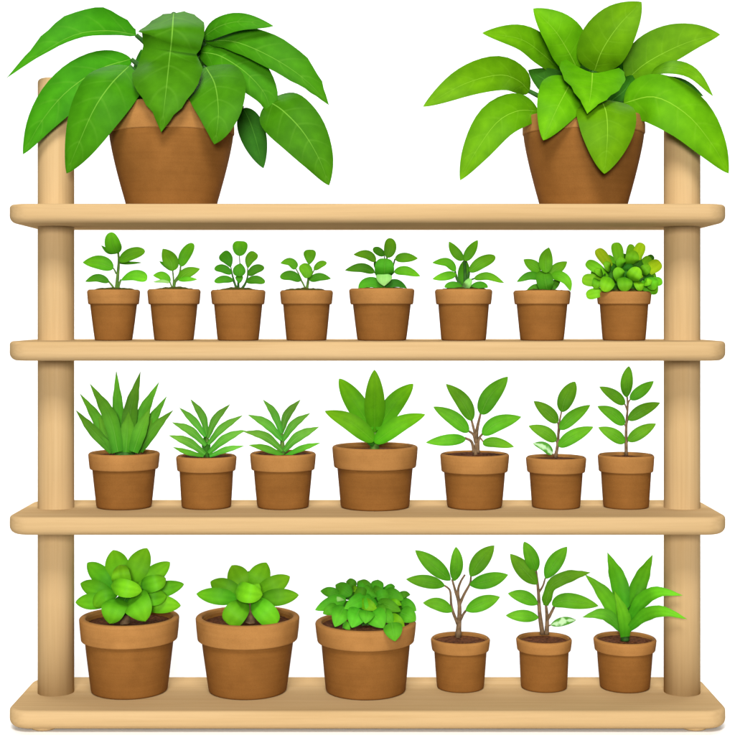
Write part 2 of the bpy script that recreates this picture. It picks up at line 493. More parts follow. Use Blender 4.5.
POTS = 0
class Plant:
    """A potted plant measured in a close-up of the photograph: ox, oy its corner, s its enlargement; lengths in
    the close-up's pixels, depths z in photo pixels towards the viewer from the pot's axis."""
    def __init__(self, shelf, y, cx, zoom, label, group, cat='potted plant'):
        global POTS
        POTS += 1
        self.y, self.cx, self.z = y, cx, zoom
        self.root = thing('potted_plant', (at(cx, 0, y).x, y, TOP[shelf]), label, cat, group)
        self.kw = dict(prof='ov', mat='seedling', fold=0.14, thick=0.0008, lean=0.22, arch=0.10)
    def pot(self, *a, **k):
        pot(self.root, self.y, self.cx, *a, seed=POTS, **k)
    def P(self, x, y, z=0.0):
        ox, oy, s = self.z
        return at(ox + x / s, oy + y / s, self.y - z * S)
    def defaults(self, **k): self.kw.update(k)
    def leaf(self, pts, wl, wr=None, z=0.0, name='leaf', label=None, **kw):
        """pts: (x, y) or (x, y, z) spine points from base to tip. Without depths the leaf leans: what points up
        leans away, what hangs comes forward, and it arches on the way."""
        q = dict(self.kw); q.update(kw)
        s = self.z[2]
        wr = wl if wr is None else wr
        if len(pts[0]) == 2:
            (x0, y0), (x1, y1) = pts[0], pts[-1]
            ln = math.hypot(x1 - x0, y1 - y0) / s
            out = []
            for (x, yy) in pts:
                t = min(1, math.hypot(x - x0, yy - y0) / max(1e-6, math.hypot(x1 - x0, y1 - y0)))
                zz = z + q['lean'] * (yy - y0) / s + q['arch'] * ln * 4 * t * (1 - t) + q.get('out', 0.0) * ln * t
                out.append((x, yy, zz))
            pts = out
        k = sc(self.y) / s
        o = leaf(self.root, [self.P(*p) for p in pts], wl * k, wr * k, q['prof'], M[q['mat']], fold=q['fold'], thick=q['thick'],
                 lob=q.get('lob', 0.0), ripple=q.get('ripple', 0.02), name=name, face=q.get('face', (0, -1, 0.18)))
        if label: o['label'] = label
        return o
    def stem(self, paths, mat='stem_g', name='stem'):
        k = sc(self.y) / self.z[2]
        out = []
        for pts, r0, r1 in paths:
            out.append(([self.P(*p) for p in pts], r0 * k, r1 * k))
        return tubes(self.root, out, M[mat], name)

G1 = 'large leafy plants on the top shelf'
G2 = 'small seedlings in clay pots on the second shelf'
G3 = 'potted plants on the third shelf'
G4 = 'potted plants on the bottom shelf'

# ================================================================== top shelf
p = Plant(0, 0.15, 171.5, (0, 0, 1.997), 'large plant with drooping dark green broad leaves on the top shelf', G1)
p.pot(125, 107, 135, 90, style='bowl', sink=0.25)
p.defaults(mat='big_dark', prof='ov', fold=-0.2, thick=0.0008, ripple=0.035)
p.leaf([(272, 70, -6), (215, 62, 18), (150, 70, 32), (80, 108, 40), (13, 156, 40)], 11, 50, fold=0.12, prof=prof_list([(0, .25), (.08, .62), (.25, 1), (.45, .88), (.62, .62), (.8, .30), (1, 0)]))
p.leaf([(262, 118, -4), (200, 138, 12), (135, 182, 28), (85, 240, 32), (46, 308, 30)], 40, 46, fold=-0.06)
p.leaf([(258, 132, 30), (222, 168, 62), (188, 218, 72), (156, 290, 66), (133, 346, 54)], 56, 54, fold=-0.2, prof='drop')
p.leaf([(347, 27, -6), (345, 52, 32), (343, 80, 40), (340, 106, 26), (336, 142, 60), (329, 205, 82), (322, 264, 78)], 63, 70, lob=0.25, fold=-0.12,
       prof=prof_list([(0, .34), (.08, .70), (.20, .97), (.30, .97), (.41, .80), (.50, .92), (.60, 1.03), (.72, .93), (.83, .62), (.93, .24), (1, 0)]))
p.leaf([(406, 74, 2), (440, 52, 24), (485, 43, 34), (546, 52, 36)], 20, 22, fold=0.05, prof='ov')
p.leaf([(408, 82, -2), (470, 84, 22), (545, 116, 34), (610, 160, 34), (657, 210, 26)], 44, 22, fold=-0.10, prof=prof_list([(0, .2), (.12, .58), (.3, .92), (.5, 1.02), (.68, .92), (.84, .55), (.94, .22), (1, 0)]))
p.leaf([(398, 104, -2), (440, 112, 10), (492, 146, 20), (530, 190, 22), (540, 234, 18)], 46, 36, fold=-0.12, prof='ov')
p.leaf([(411, 134, 20), (429, 168, 54), (436, 215, 73), (434, 255, 76), (428, 288, 70)], 58, 56, fold=-0.05, prof='ov')
p.leaf([(536, 202, 14), (566, 222, 34), (604, 262, 40), (636, 315, 40), (657, 370, 34)], 50, 54, fold=-0.12, prof='drop')
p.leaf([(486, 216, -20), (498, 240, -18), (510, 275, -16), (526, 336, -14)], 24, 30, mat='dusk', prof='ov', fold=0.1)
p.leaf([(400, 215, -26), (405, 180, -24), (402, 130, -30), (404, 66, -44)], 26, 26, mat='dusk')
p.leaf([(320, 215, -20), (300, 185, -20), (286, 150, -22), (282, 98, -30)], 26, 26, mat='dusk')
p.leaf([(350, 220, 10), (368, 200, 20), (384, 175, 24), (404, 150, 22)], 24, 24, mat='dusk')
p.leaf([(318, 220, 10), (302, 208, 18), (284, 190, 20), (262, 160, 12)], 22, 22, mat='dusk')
c0 = (340, 228, 0)
p.stem([([c0, (320, 170, -6), (300, 100, -12), (272, 70, -6)], 8, 4.5), ([c0, (310, 180, -2), (285, 140, -6), (262, 118, -4)], 8, 4.5),
        ([c0, (305, 195, 4), (280, 155, 8), (258, 132, 14)], 8, 4.5), ([c0, (345, 150, -22), (348, 60, -24), (347, 27, -10)], 8, 5),
        ([c0, (370, 150, -10), (395, 95, -4), (408, 74, 2)], 8, 4), ([c0, (370, 160, -6), (395, 105, -5), (410, 82, -2)], 8, 4.5),
        ([c0, (365, 170, -2), (385, 125, -2), (398, 104, -2)], 8, 4.5), ([c0, (375, 190, 2), (398, 150, 0), (410, 134, 2)], 8, 4.5),
        ([c0, (400, 180, -4), (480, 165, 0), (536, 202, 14)], 8, 4), ([c0, (400, 210, -10), (450, 200, -18), (486, 216, -20)], 7, 3.5),
        ([c0, (380, 222, -14), (400, 215, -26)], 7, 4)], 'stem_d')

p = Plant(0, 0.15, 583.5, (367, 0, 1.997), 'large lime-green plant with pointed leaves spreading upward on the top shelf', G1)
p.pot(121.5, 117, 135, 87, style='bowl', sink=0.25)
p.defaults(mat='big_lime', prof='ov', fold=0.22, thick=0.0008, ripple=0.035)
p.leaf([(324, 182, -2), (300, 160, 16), (262, 150, 34), (194, 168, 48), (112, 213, 52)], 34, 38, fold=0.16, prof='ov')
p.leaf([(385, 140, -24), (350, 108, -8), (305, 78, 10), (230, 66, 22)], 28, 32, prof='ov', fold=0.24)
p.leaf([(420, 138, -6), (400, 100, 8), (374, 60, 18), (332, 17, 20)], 38, 46, prof='ov', fold=0.24)
p.leaf([(454, 142, 2), (470, 100, 18), (502, 52, 28), (548, 4, 28)], 52, 48, prof='ov', fold=0.24)
p.leaf([(520, 158, -14), (555, 128, -8), (605, 100, 0), (655, 80, 6), (705, 69, 8)], 52, 28, prof='ov', fold=0.14)
p.leaf([(562, 148, -10), (605, 136, 34), (650, 148, 56), (691, 192, 62)], 18, 15, prof='ov', mat='big_lime', fold=0.1)
p.leaf([(512, 206, 22), (575, 194, 42), (640, 230, 50), (690, 290, 48), (722, 346, 40)], 54, 52, prof='drop', fold=-0.16)
p.leaf([(530, 196, 4), (575, 174, 18), (625, 172, 28), (672, 192, 30)], 18, 16, prof='ell', mat='dusk')
p.leaf([(450, 146, 40), (449, 166, 54), (446, 192, 72), (440, 227, 88)], 64, 66, lob=0.42, fold=0.10, prof=prof_list([(0, .80), (.06, .96), (.18, 1), (.35, .86), (.6, .54), (.82, .22), (1, 0)]))
p.leaf([(412, 156, 30), (396, 185, 54), (378, 220, 68), (352, 280, 68)], 47, 50, prof='drop', fold=-0.16)
p.leaf([(468, 199, 54), (478, 228, 78), (480, 275, 86), (474, 347, 80)], 57, 56, prof='drop', fold=-0.08)
p.leaf([(342, 222, 10), (300, 222, 32), (258, 246, 40), (216, 305, 42), (186, 360, 38)], 38, 40, prof='ov', fold=0.14)
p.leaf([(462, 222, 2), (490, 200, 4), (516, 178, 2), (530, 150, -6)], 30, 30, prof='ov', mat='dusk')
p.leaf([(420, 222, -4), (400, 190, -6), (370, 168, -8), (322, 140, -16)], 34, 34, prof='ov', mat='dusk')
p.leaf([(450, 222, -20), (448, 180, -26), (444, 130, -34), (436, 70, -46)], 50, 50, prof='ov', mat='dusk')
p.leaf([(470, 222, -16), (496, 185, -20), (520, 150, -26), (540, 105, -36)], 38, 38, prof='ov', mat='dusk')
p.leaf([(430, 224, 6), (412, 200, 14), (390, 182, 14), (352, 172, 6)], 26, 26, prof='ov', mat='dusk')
c0 = (436, 240, 0)
p.stem([([c0, (390, 210, 0), (350, 195, 0), (324, 182, -2)], 8, 4.5), ([c0, (415, 190, -10), (385, 140, -24)], 8, 5), ([c0, (430, 190, -6), (420, 138, -6)], 8, 5),
        ([c0, (446, 190, -2), (454, 142, 2)], 8, 5), ([c0, (480, 200, -4), (520, 158, -14)], 8, 5), ([c0, (500, 195, -10), (540, 165, -12), (562, 148, -10)], 8, 4.5),
        ([c0, (475, 215, 6), (512, 206, 14)], 8, 5), ([c0, (447, 190, 16), (452, 150, 22), (450, 146, 36)], 7, 4.5), ([c0, (425, 195, 10), (410, 160, 22)], 8, 4.5),
        ([c0, (455, 215, 12), (468, 206, 26)], 8, 4.5), ([c0, (385, 222, 2), (342, 222, 4)], 8, 5)], 'stem_d')

# ================================================================== second shelf
Y2 = 0.12
def seedling(cx, ox, label, rim_w, y_rim, base_w, oy=225, s=9.1875, dome=0.006):
    p = Plant(1, Y2, cx, (ox, oy, s), label, G2)
    p.pot(rim_w, y_rim, 304.5, base_w, sink=0.05, dome=dome, soil='moss')
    return p

p = seedling(113.6, 70, 'seedling whose round top leaf reaches the board above, first pot beside the post', 52.4, 289.7, 37.5)
p.leaf([(432, 262, 4), (400, 190, 14), (385, 130, 18), (378, 66, 20)], 74, 72, prof='oval')
p.leaf([(428, 258), (350, 248), (287, 188)], 16, 26, z=1, mat='seed_dark')
p.leaf([(455, 335), (560, 275), (688, 236)], 62, 52, prof='oval', z=4)
p.leaf([(455, 352), (560, 350), (660, 346)], 16, 14, z=-2, mat='seed_dark')
p.leaf([(398, 398), (270, 350), (117, 344)], 60, 72, prof='ov', z=4)
p.leaf([(358, 524), (250, 490), (140, 520)], 34, 42, prof='ov', z=3, mat='seed_dark')
p.leaf([(462, 510), (585, 470), (710, 494)], 60, 46, prof='spoon', z=5)
p.stem([([(425, 615), (440, 450), (448, 330), (442, 245)], 18, 9), ([(415, 600), (385, 555), (352, 515)], 11, 8), ([(425, 450), (410, 415), (390, 388)], 8, 6),
        ([(435, 600), (452, 545), (468, 500)], 14, 8), ([(446, 380), (452, 350), (470, 328)], 10, 7)])

p = seedling(174, 135, 'seedling with a forked stem and two upright leaf blades, one of them a ragged pair', 52.9, 289.3, 39.4)
p.leaf([(345, 422), (330, 340), (256, 218)], 68, 72, z=5)
p.leaf([(343, 418), (290, 375), (224, 334)], 22, 22, z=1, mat='seed_dark')
p.leaf([(420, 380), (462, 280), (532, 168)], 56, 52, prof='oval', z=3)
p.leaf([(396, 505), (480, 440), (597, 402)], 50, 52, z=4)
p.leaf([(398, 505), (480, 500), (572, 500)], 26, 22, z=6)
p.leaf([(322, 528), (250, 470), (166, 462)], 40, 44, z=4)
p.leaf([(318, 528), (250, 515), (166, 524)], 16, 14, z=7, mat='pale')
p.stem([([(352, 612), (368, 520), (410, 450), (420, 370)], 16, 7), ([(350, 600), (354, 510), (346, 415)], 9, 6), ([(345, 600), (335, 560), (320, 525)], 8, 6), ([(372, 520), (398, 500)], 9, 7)])

p = seedling(238.2, 200, 'seedling fanned with spoon leaves below one notched leaf on a thin pale stalk', 54.4, 290, 41.3)
p.leaf([(362, 285), (368, 220), (376, 148)], 70, 68, prof='blunt', z=2)
p.leaf([(284, 392), (250, 312), (196, 262)], 58, 58, prof='spoon', z=2, mat='seed_dark')
p.leaf([(438, 402), (460, 318), (517, 258)], 52, 46, prof='spoon', z=2)
p.leaf([(290, 448), (210, 402), (132, 402)], 38, 40, prof='oval', z=3, mat='seed_dark')
p.leaf([(442, 462), (510, 405), (590, 390)], 40, 44, prof='oval', z=3, mat='seed_dark')
p.leaf([(305, 510), (220, 500), (132, 520)], 34, 36, prof='oval', z=5, mat='seed_dark')
p.leaf([(425, 520), (510, 502), (598, 525)], 38, 40, prof='oval', z=5, mat='seed_dark')
p.leaf([(362, 475), (362, 415), (374, 352)], 60, 58, prof='ov', z=9, mat='seed_dark')
p.leaf([(360, 540), (362, 500), (362, 462)], 36, 34, prof='spoon', z=7, mat='seed_dark')
p.stem([([(345, 612), (320, 540), (295, 450), (284, 388)], 13, 5), ([(352, 612), (352, 540), (356, 470)], 13, 8), ([(365, 612), (410, 550), (436, 480), (438, 395)], 13, 5),
        ([(345, 600), (325, 550), (302, 508)], 11, 8), ([(370, 600), (405, 555), (428, 518)], 11, 8), ([(356, 480, -3), (366, 380, -4), (362, 280, 2)], 5, 4)], 'stem_d')

p = seedling(306.5, 265, 'shortest seedling on the second shelf with six small rounded leaves', 53, 290.3, 40.3)
p.leaf([(404, 368), (412, 300), (412, 226)], 58, 56, prof='spoon', z=4)
p.leaf([(284, 402), (230, 345), (142, 350)], 34, 46, prof='drop', z=3)
p.leaf([(328, 512), (240, 465), (138, 478)], 46, 46, prof='oval', z=5, mat='seed_dark')
p.leaf([(452, 412), (505, 365), (566, 345)], 32, 32, prof='oval', z=3)
p.leaf([(406, 505), (500, 475), (606, 492)], 36, 42, prof='ov', z=5, mat='seed_dark')
p.leaf([(388, 490), (376, 420), (322, 372)], 52, 60, prof='oval', z=8)
p.stem([([(380, 612), (398, 500), (405, 365)], 15, 7), ([(378, 600), (345, 530), (318, 490)], 9, 7), ([(335, 510), (305, 440), (282, 400)], 7, 5), ([(400, 510), (430, 455), (455, 408)], 8, 5), ([(392, 540), (400, 500)], 9, 8)])

p = seedling(381.8, 343, 'seedling in the widest pot of the second shelf, dark disc leaf above pale leaf', 65.5, 288.6, 49.5, dome=0.004)
p.leaf([(405, 300), (432, 215), (430, 120)], 56, 58, prof='oval', z=2)
p.leaf([(380, 280), (330, 245), (278, 212)], 38, 38, prof='oval', z=0, mat='seed_dark')
p.leaf([(300, 335), (220, 275), (96, 271)], 40, 44, prof='ov', z=3)
p.leaf([(290, 435), (170, 395), (18, 416)], 42, 46, prof='ov', z=4, mat='seed_dark')
p.leaf([(478, 310), (570, 300), (688, 307)], 46, 46, prof='ov', z=3)
p.leaf([(470, 428), (580, 420), (710, 470)], 42, 46, prof='ov', z=4)
p.leaf([(385, 480, 8), (382, 440, 15), (382, 380, 18), (388, 308, 16)], 90, 88, prof=prof_ab(.32, .3), mat='seed_dark', fold=0.05)
p.leaf([(378, 562), (375, 510), (378, 448)], 72, 76, prof='spoon', z=16, mat='pale', label='pale leaf turned underside out')
p.leaf([(372, 592), (260, 560), (142, 590)], 14, 84, z=8, mat='seed_dark', prof='oval')
p.leaf([(385, 592), (480, 560), (588, 582)], 66, 12, z=8, mat='dusk', prof='ov')
p.leaf([(380, 470), (310, 380), (290, 320)], 30, 30, z=-4, mat='dusk')
p.stem([([(375, 612), (380, 500), (395, 380), (405, 295)], 16, 8), ([(372, 590), (330, 470), (298, 335)], 10, 7), ([(372, 590), (330, 480), (288, 432)], 10, 7), ([(380, 590), (440, 450), (478, 310)], 10, 7),
        ([(380, 590), (430, 480), (472, 428)], 10, 7), ([(395, 380, -2), (385, 320, -2), (378, 278, 0)], 7, 5), ([(378, 600, 6), (380, 520, 6), (385, 475, 8)], 9, 7)], 'stem_d')

p = seedling(463.6, 427, 'seedling with two top leaves in a V and a small pale leaf below', 57.3, 289.3, 45, dome=0.007)
p.leaf([(332, 325), (262, 250), (202, 152)], 46, 46, z=2)
p.leaf([(345, 330), (395, 245), (466, 138)], 44, 50, z=5)
p.leaf([(262, 425), (185, 345), (48, 346)], 40, 42, z=3)
p.leaf([(268, 452), (180, 470), (50, 497)], 40, 42, z=4)
p.leaf([(388, 428), (495, 345), (627, 288)], 52, 60, prof='oval', z=6)
p.leaf([(432, 492), (560, 470), (708, 532)], 36, 38, z=6)
p.leaf([(345, 570), (342, 480), (352, 310)], 62, 52, prof='ell', z=-1, mat='seed_dark')
p.leaf([(335, 588, 10), (370, 545, 20), (402, 492, 18)], 36, 38, prof='oval', mat='pale', label='small pale rounded leaf low in the middle')
p.leaf([(330, 594), (250, 568), (160, 572)], 14, 50, z=8, mat='seed_dark', prof='oval')
p.leaf([(395, 594), (480, 568), (560, 572)], 50, 14, z=8, mat='seed_dark', prof='oval')
p.stem([([(345, 612), (350, 480), (345, 320)], 18, 11), ([(340, 590), (275, 500), (258, 420)], 12, 8), ([(350, 580), (370, 480), (392, 425)], 12, 9), ([(350, 590), (400, 510), (440, 490)], 11, 8), ([(340, 590), (285, 500), (266, 450)], 10, 8)], 'stem_d')

p = seedling(542, 504, 'compact star-shaped seedling with one upright leaf, next to the bushy round-leaved plant', 57, 290.5, 43.6, dome=0.004)
p.leaf([(388, 440), (382, 325), (412, 206)], 64, 66, z=8)
p.leaf([(335, 425), (265, 375), (180, 316)], 52, 56, z=3)
p.leaf([(412, 450), (490, 395), (580, 337)], 46, 54, z=5)
p.leaf([(345, 485), (235, 470), (118, 522)], 36, 42, z=5, mat='seed_dark')
p.leaf([(430, 470, 6), (510, 470, 12), (580, 520, 16), (612, 608, 16)], 50, 48, mat='seedling')
p.leaf([(400, 612, 8), (385, 545, 12), (372, 470, 8), (370, 420, 2)], 84, 74, prof='oval', mat='seed_dark')
p.leaf([(372, 604), (300, 585), (208, 602)], 12, 46, z=4, mat='seed_dark')
p.leaf([(400, 590), (450, 560), (520, 480)], 36, 40, z=2, mat='seed_dark')
p.stem([([(385, 615), (390, 520), (388, 435)], 18, 10), ([(385, 600), (350, 500), (330, 425)], 11, 8), ([(390, 600), (420, 500), (430, 465)], 12, 9)], 'stem_d')

p = seedling(624, 582, 'bushy succulent dense with round yellow-green leaves, nearest the post on the second shelf', 54.2, 291.5, 42.7, s=8.1667, dome=0.010)
p.defaults(prof='spoon', mat='succ', thick=0.0016, fold=0.10, lean=0.3)
cen = (345, 520)
for (x, y, w, m, z) in [(275, 143, 42, 'succ_l', -8), (123, 196, 40, 'yellowish', -4), (405, 158, 30, 'succ_l', -10), (492, 148, 40, 'yellowish', -6), (36, 302, 40, 'succ_l', -2),
                        (0, 442, 46, 'succ_l', 2), (34, 578, 38, 'succ_l', 5), (558, 262, 34, 'succ', -4), (642, 306, 46, 'yellowish', -4), (656, 458, 34, 'succ', 2), (622, 520, 48, 'succ', 6),
                        (345, 235, 40, 'dusk', -10), (195, 250, 40, 'succ', -6), (470, 215, 36, 'succ', -10), (600, 400, 40, 'succ', -6), (80, 370, 40, 'succ', -8), (580, 250, 30, 'dusk', -14)]:
    bx, by = cen[0] + (x - cen[0]) * 0.28, cen[1] + (y - cen[1]) * 0.28
    mx, my = cen[0] + (x - cen[0]) * 0.66, cen[1] + (y - cen[1]) * 0.66 - 8
    p.leaf([(bx, by, z * 0.4), (mx, my, z * .8 + 4), (x, y, z)], w * 1.16, w * 1.16, mat=m, prof=prof_ab(1.1, .38))
for (x, y, r, m, z) in [(300, 395, 52, 'succ', 22), (433, 397, 58, 'succ_l', 24), (412, 262, 56, 'succ_l', 12), (350, 488, 62, 'succ', 25), (200, 490, 60, 'succ_l', 22), (135, 380, 36, 'succ', 14),
                        (208, 330, 38, 'succ', 14), (318, 300, 44, 'succ', 12), (540, 465, 32, 'succ_l', 24), (575, 480, 54, 'succ', 16), (470, 500, 40, 'succ_l', 20), (520, 360, 44, 'succ', 12), (255, 420, 40, 'dusk', 10), (380, 350, 44, 'dusk', 6), (120, 480, 44, 'succ', 10),
                        (300, 470, 60, 'dusk', 4), (420, 470, 60, 'dusk', 4), (240, 360, 56, 'dusk', 0), (450, 330, 60, 'dusk', 0), (340, 300, 60, 'dusk', -6), (170, 430, 56, 'dusk', 2), (530, 430, 56, 'dusk', 2), (350, 400, 60, 'dusk', 4), (260, 520, 50, 'dusk', 8), (430, 525, 50, 'dusk', 8)]:
    dx, dy = x - cen[0], y - cen[1]
    l = max(1, math.hypot(dx, dy)); ux, uy = dx / l, dy / l
    if y > 470: ux, uy = ux * .4, .9
    p.leaf([(x - ux * r * 1.1, y - uy * r * 1.1, z - 9), (x - ux * r * .2, y - uy * r * .2, z), (x + ux * r, y + uy * r, z - 1)], r, r, mat=m, prof='oval', thick=0.0018)
p.stem([([(cen[0], 600, 0), (345, 540, 0), (330, 430, 0)], 22, 12)] + [([(345, 585, 0), (345 + a, 480, 2), (345 + 2.0 * a, 420 - b, 0)], 14, 8) for a, b in ((-95, 0), (-60, 60), (50, 80), (95, 10), (20, 110))], 'stem_d')

# ================================================================== third shelf
Y3 = 0.158
def third(cx, zoom, label, rim_w, y_rim, y_rimb, base_w, sink=0.22, soil='soil', dome=0.0):
    p = Plant(2, Y3, cx, zoom, label, G3)
    p.pot(rim_w, y_rim, y_rimb, base_w, sink=sink, soil=soil, dome=dome)
    return p

p = third(124.1, (70, 362, 6.682), 'spiky plant with broad sword leaves fanned upright on the third shelf', 71, 452, 468.5, 55)
p.defaults(mat='sword', prof='blade', fold=0.28, thick=0.0022, lean=0.2, arch=0.05)
p.leaf([(345, 600), (322, 330), (309, 54)], 41, 43, z=-8)
p.leaf([(378, 600), (405, 330), (471, 62)], 51, 53, z=2)
p.leaf([(405, 600), (490, 340), (597, 130)], 47, 45, z=-4)
p.leaf([(300, 600), (175, 370), (64, 208)], 39, 43, z=-2)
p.leaf([(445, 595), (550, 390), (648, 226)], 43, 39, z=-3)
p.leaf([(285, 598), (150, 455), (36, 318)], 35, 39, z=2, mat='sword')
p.leaf([(465, 592), (580, 430), (692, 320)], 39, 37, z=3)
p.leaf([(322, 602), (268, 370), (132, 142)], 50, 50, z=10)
p.leaf([(425, 602), (480, 440), (540, 300)], 50, 45, z=14)
p.leaf([(375, 604), (385, 470), (392, 330)], 53, 53, z=8)
p.leaf([(310, 602), (240, 470), (190, 350)], 41, 41, z=2)
p.leaf([(440, 602), (500, 480), (550, 380)], 41, 41, z=2)
p.stem([([(368, 625, 0), (368, 600, 0), (368, 565, 0)], 75, 45)], 'stem_d')

p = third(206.4, (165, 390, 9.1875), 'narrow-leaved rosette beside the plant with broad sword leaves on the third shelf', 60.5, 455.3, 470.5, 49.5, sink=0.1)
p.defaults(mat='grass', prof='strap', fold=0.22, thick=0.0010, lean=0.3, arch=0.08)
p.leaf([(385, 420), (345, 245), (233, 82)], 36, 38, z=0)
p.leaf([(392, 440), (465, 265), (600, 128)], 36, 38, z=2)
p.leaf([(372, 430), (270, 290), (130, 160)], 34, 36, z=3)
p.leaf([(395, 500), (530, 345), (718, 230)], 36, 38, z=4)
p.leaf([(375, 510), (235, 375), (62, 296)], 40, 40, z=5)
p.leaf([(400, 580), (540, 455), (690, 385), (750, 378)], 40, 42, z=7)
p.leaf([(370, 590), (215, 480), (33, 416)], 40, 42, z=8)
p.leaf([(410, 608), (560, 548), (730, 512)], 28, 30, z=10)
p.leaf([(355, 608), (200, 570), (70, 524)], 26, 26, z=10, mat='sword')
p.leaf([(385, 610), (380, 510), (370, 400)], 42, 40, z=4, mat='dusk')
p.stem([([(385, 620), (388, 500), (388, 410)], 26, 12)], 'stem_g')

p = third(283, (243, 390, 9.1875), 'narrow-leaved rosette beside the largest pot of the third shelf', 66, 452.5, 469.5, 51.6, sink=0.1)
p.defaults(mat='grass', prof='strap', fold=0.22, thick=0.0010, lean=0.3, arch=0.08)
p.leaf([(355, 400), (285, 215), (182, 86)], 36, 38, z=2)
p.leaf([(355, 390), (405, 225), (530, 86)], 38, 42, z=0)
p.leaf([(358, 460), (215, 310), (43, 226)], 42, 44, z=4)
p.leaf([(362, 470), (465, 315), (620, 210)], 38, 40, z=3)
p.leaf([(365, 560), (200, 425), (0, 380)], 40, 42, z=6)
p.leaf([(375, 560), (505, 430), (702, 336)], 46, 46, z=6)
p.leaf([(375, 605), (200, 535), (48, 505)], 32, 34, z=9, mat='sword')
p.leaf([(390, 605), (540, 535), (715, 484)], 28, 30, z=9, mat='sword')
p.stem([([(370, 620), (362, 520), (355, 385)], 30, 12)], 'stem_g')

p = third(375, (320, 362, 6.682), 'plant of five broad pointed leaves in the largest pot on the third shelf', 85.3, 445.5, 467, 69, sink=0.25)
p.defaults(mat='emerald', prof='ell', fold=0.2, thick=0.0016, lean=0.15, arch=0.08)
p.leaf([(365, 470, 0), (365, 240, 10), (364, 52, 14)], 68, 68, prof=prof_ab(.6, .75))
p.leaf([(352, 455), (225, 260), (128, 111)], 68, 72, z=2, prof=prof_ab(.6, .75))
p.leaf([(378, 455), (500, 275), (622, 146)], 66, 66, z=2, prof=prof_ab(.6, .75))
p.leaf([(362, 530), (205, 405), (32, 328)], 60, 62, z=9, prof=prof_ab(.5, .8))
p.leaf([(364, 540), (530, 420), (703, 350)], 60, 56, z=11, prof=prof_ab(.5, .8))
p.leaf([(352, 530), (345, 440), (320, 350)], 40, 40, z=-3, mat='dusk')
p.leaf([(376, 530), (390, 440), (420, 370)], 40, 40, z=-3, mat='dusk')
p.leaf([(364, 566), (330, 520), (300, 470)], 26, 30, z=4, mat='dusk')
p.stem([([(365, 585), (365, 545), (365, 470)], 34, 22)], 'stem_g')

p = third(474.5, (423, 370, 7.737), 'brown-stemmed plant of six broad leaves beside the largest pot of the third shelf', 69, 453.3, 471.5, 55, sink=0.1)
p.defaults(mat='lance', prof='ov', fold=0.14, thick=0.0009)
p.leaf([(378, 390), (300, 240), (178, 108)], 54, 64, z=3)
p.leaf([(448, 342), (515, 205), (656, 52)], 66, 74, z=4, prof=prof_ab(.5, .8))
p.leaf([(352, 480), (235, 375), (80, 284)], 54, 58, z=5)
p.leaf([(460, 500), (570, 415), (760, 362)], 58, 60, z=5)
p.leaf([(330, 535), (190, 548), (22, 562)], 40, 50, z=7)
p.leaf([(462, 566), (560, 560), (704, 594)], 40, 40, z=8, prof=prof_ab(.45, .8))
p.stem([([(405, 665), (410, 540), (375, 385)], 16, 8), ([(410, 560), (418, 460), (446, 335)], 17, 8), ([(395, 640), (375, 555), (322, 525)], 13, 9), ([(425, 640), (430, 540), (465, 488)], 15, 8), ([(408, 560), (390, 500), (350, 470)], 13, 8), ([(428, 545), (445, 530), (470, 560)], 8, 5)], 'stem_b')

p = third(556, (515, 370, 8.167), 'thin-stemmed plant with a pale-marked bottom leaf in a small pot on the third shelf', 60, 456.5, 472, 48, sink=0.2)
p.defaults(mat='lance', prof='ov', fold=0.14, thick=0.0009)
p.leaf([(380, 342), (410, 230), (490, 96)], 60, 72, z=2, prof=prof_ab(.55, .7))
p.leaf([(348, 430), (255, 340), (153, 254)], 50, 58, z=3)
p.leaf([(366, 485), (470, 385), (614, 286)], 52, 52, z=4)
p.leaf([(336, 580), (240, 510), (112, 456)], 52, 54, z=5)
p.leaf([(356, 625), (470, 545), (640, 464)], 56, 54, z=6)
p.leaf([(302, 690), (240, 628), (146, 600)], 36, 40, z=7, mat='varieg', label='small leaf patched with pale green')
p.stem([([(330, 715), (350, 600), (358, 460), (380, 338)], 15, 6), ([(356, 470), (352, 440), (346, 425)], 8, 6), ([(352, 560), (362, 500), (370, 478)], 8, 6), ([(345, 620), (342, 595), (334, 575)], 8, 6), ([(340, 680), (320, 690), (300, 685)], 9, 6)], 'stem_b')

p = third(626, (585, 360, 7.353), 'straight upright sprig of paired leaves nearest the post on the third shelf', 56, 454.3, 471.5, 45.5, sink=0.2)
p.defaults(mat='lance', prof='ov', fold=0.14, thick=0.0009)
p.leaf([(308, 274, 2), (305, 165, 16), (322, 46, 26)], 46, 46, prof=prof_ab(.7, .7))
p.leaf([(292, 325), (205, 255), (106, 196)], 42, 42, z=3)
p.leaf([(332, 290), (410, 230), (505, 156)], 42, 42, z=3)
p.leaf([(290, 475), (200, 395), (92, 340)], 48, 48, z=4)
p.leaf([(318, 440), (420, 370), (552, 314)], 44, 46, z=4)
p.leaf([(292, 608), (200, 545), (98, 495)], 46, 48, z=5)
p.leaf([(315, 595), (410, 530), (522, 468)], 44, 46, z=5)
p.stem([([(303, 700), (303, 500), (314, 340), (309, 268)], 13, 6), ([(310, 350), (320, 310), (334, 288)], 7, 5), ([(311, 370), (300, 340), (290, 322)], 7, 5), ([(304, 500), (298, 485), (288, 472)], 7, 5), ([(304, 490), (312, 450), (322, 436)], 7, 5), ([(303, 620), (296, 612), (290, 606)], 7, 5), ([(303, 630), (310, 605), (318, 592)], 7, 5)], 'stem_b')

# ================================================================== bottom shelf
def bottom(cx, y, zoom, label, rim_w, y_rim, y_rimb, base_w, sink=0.3):
    p = Plant(3, y, cx, zoom, label, G4)
    p.pot(rim_w, y_rim, y_rimb, base_w, sink=sink)
    return p

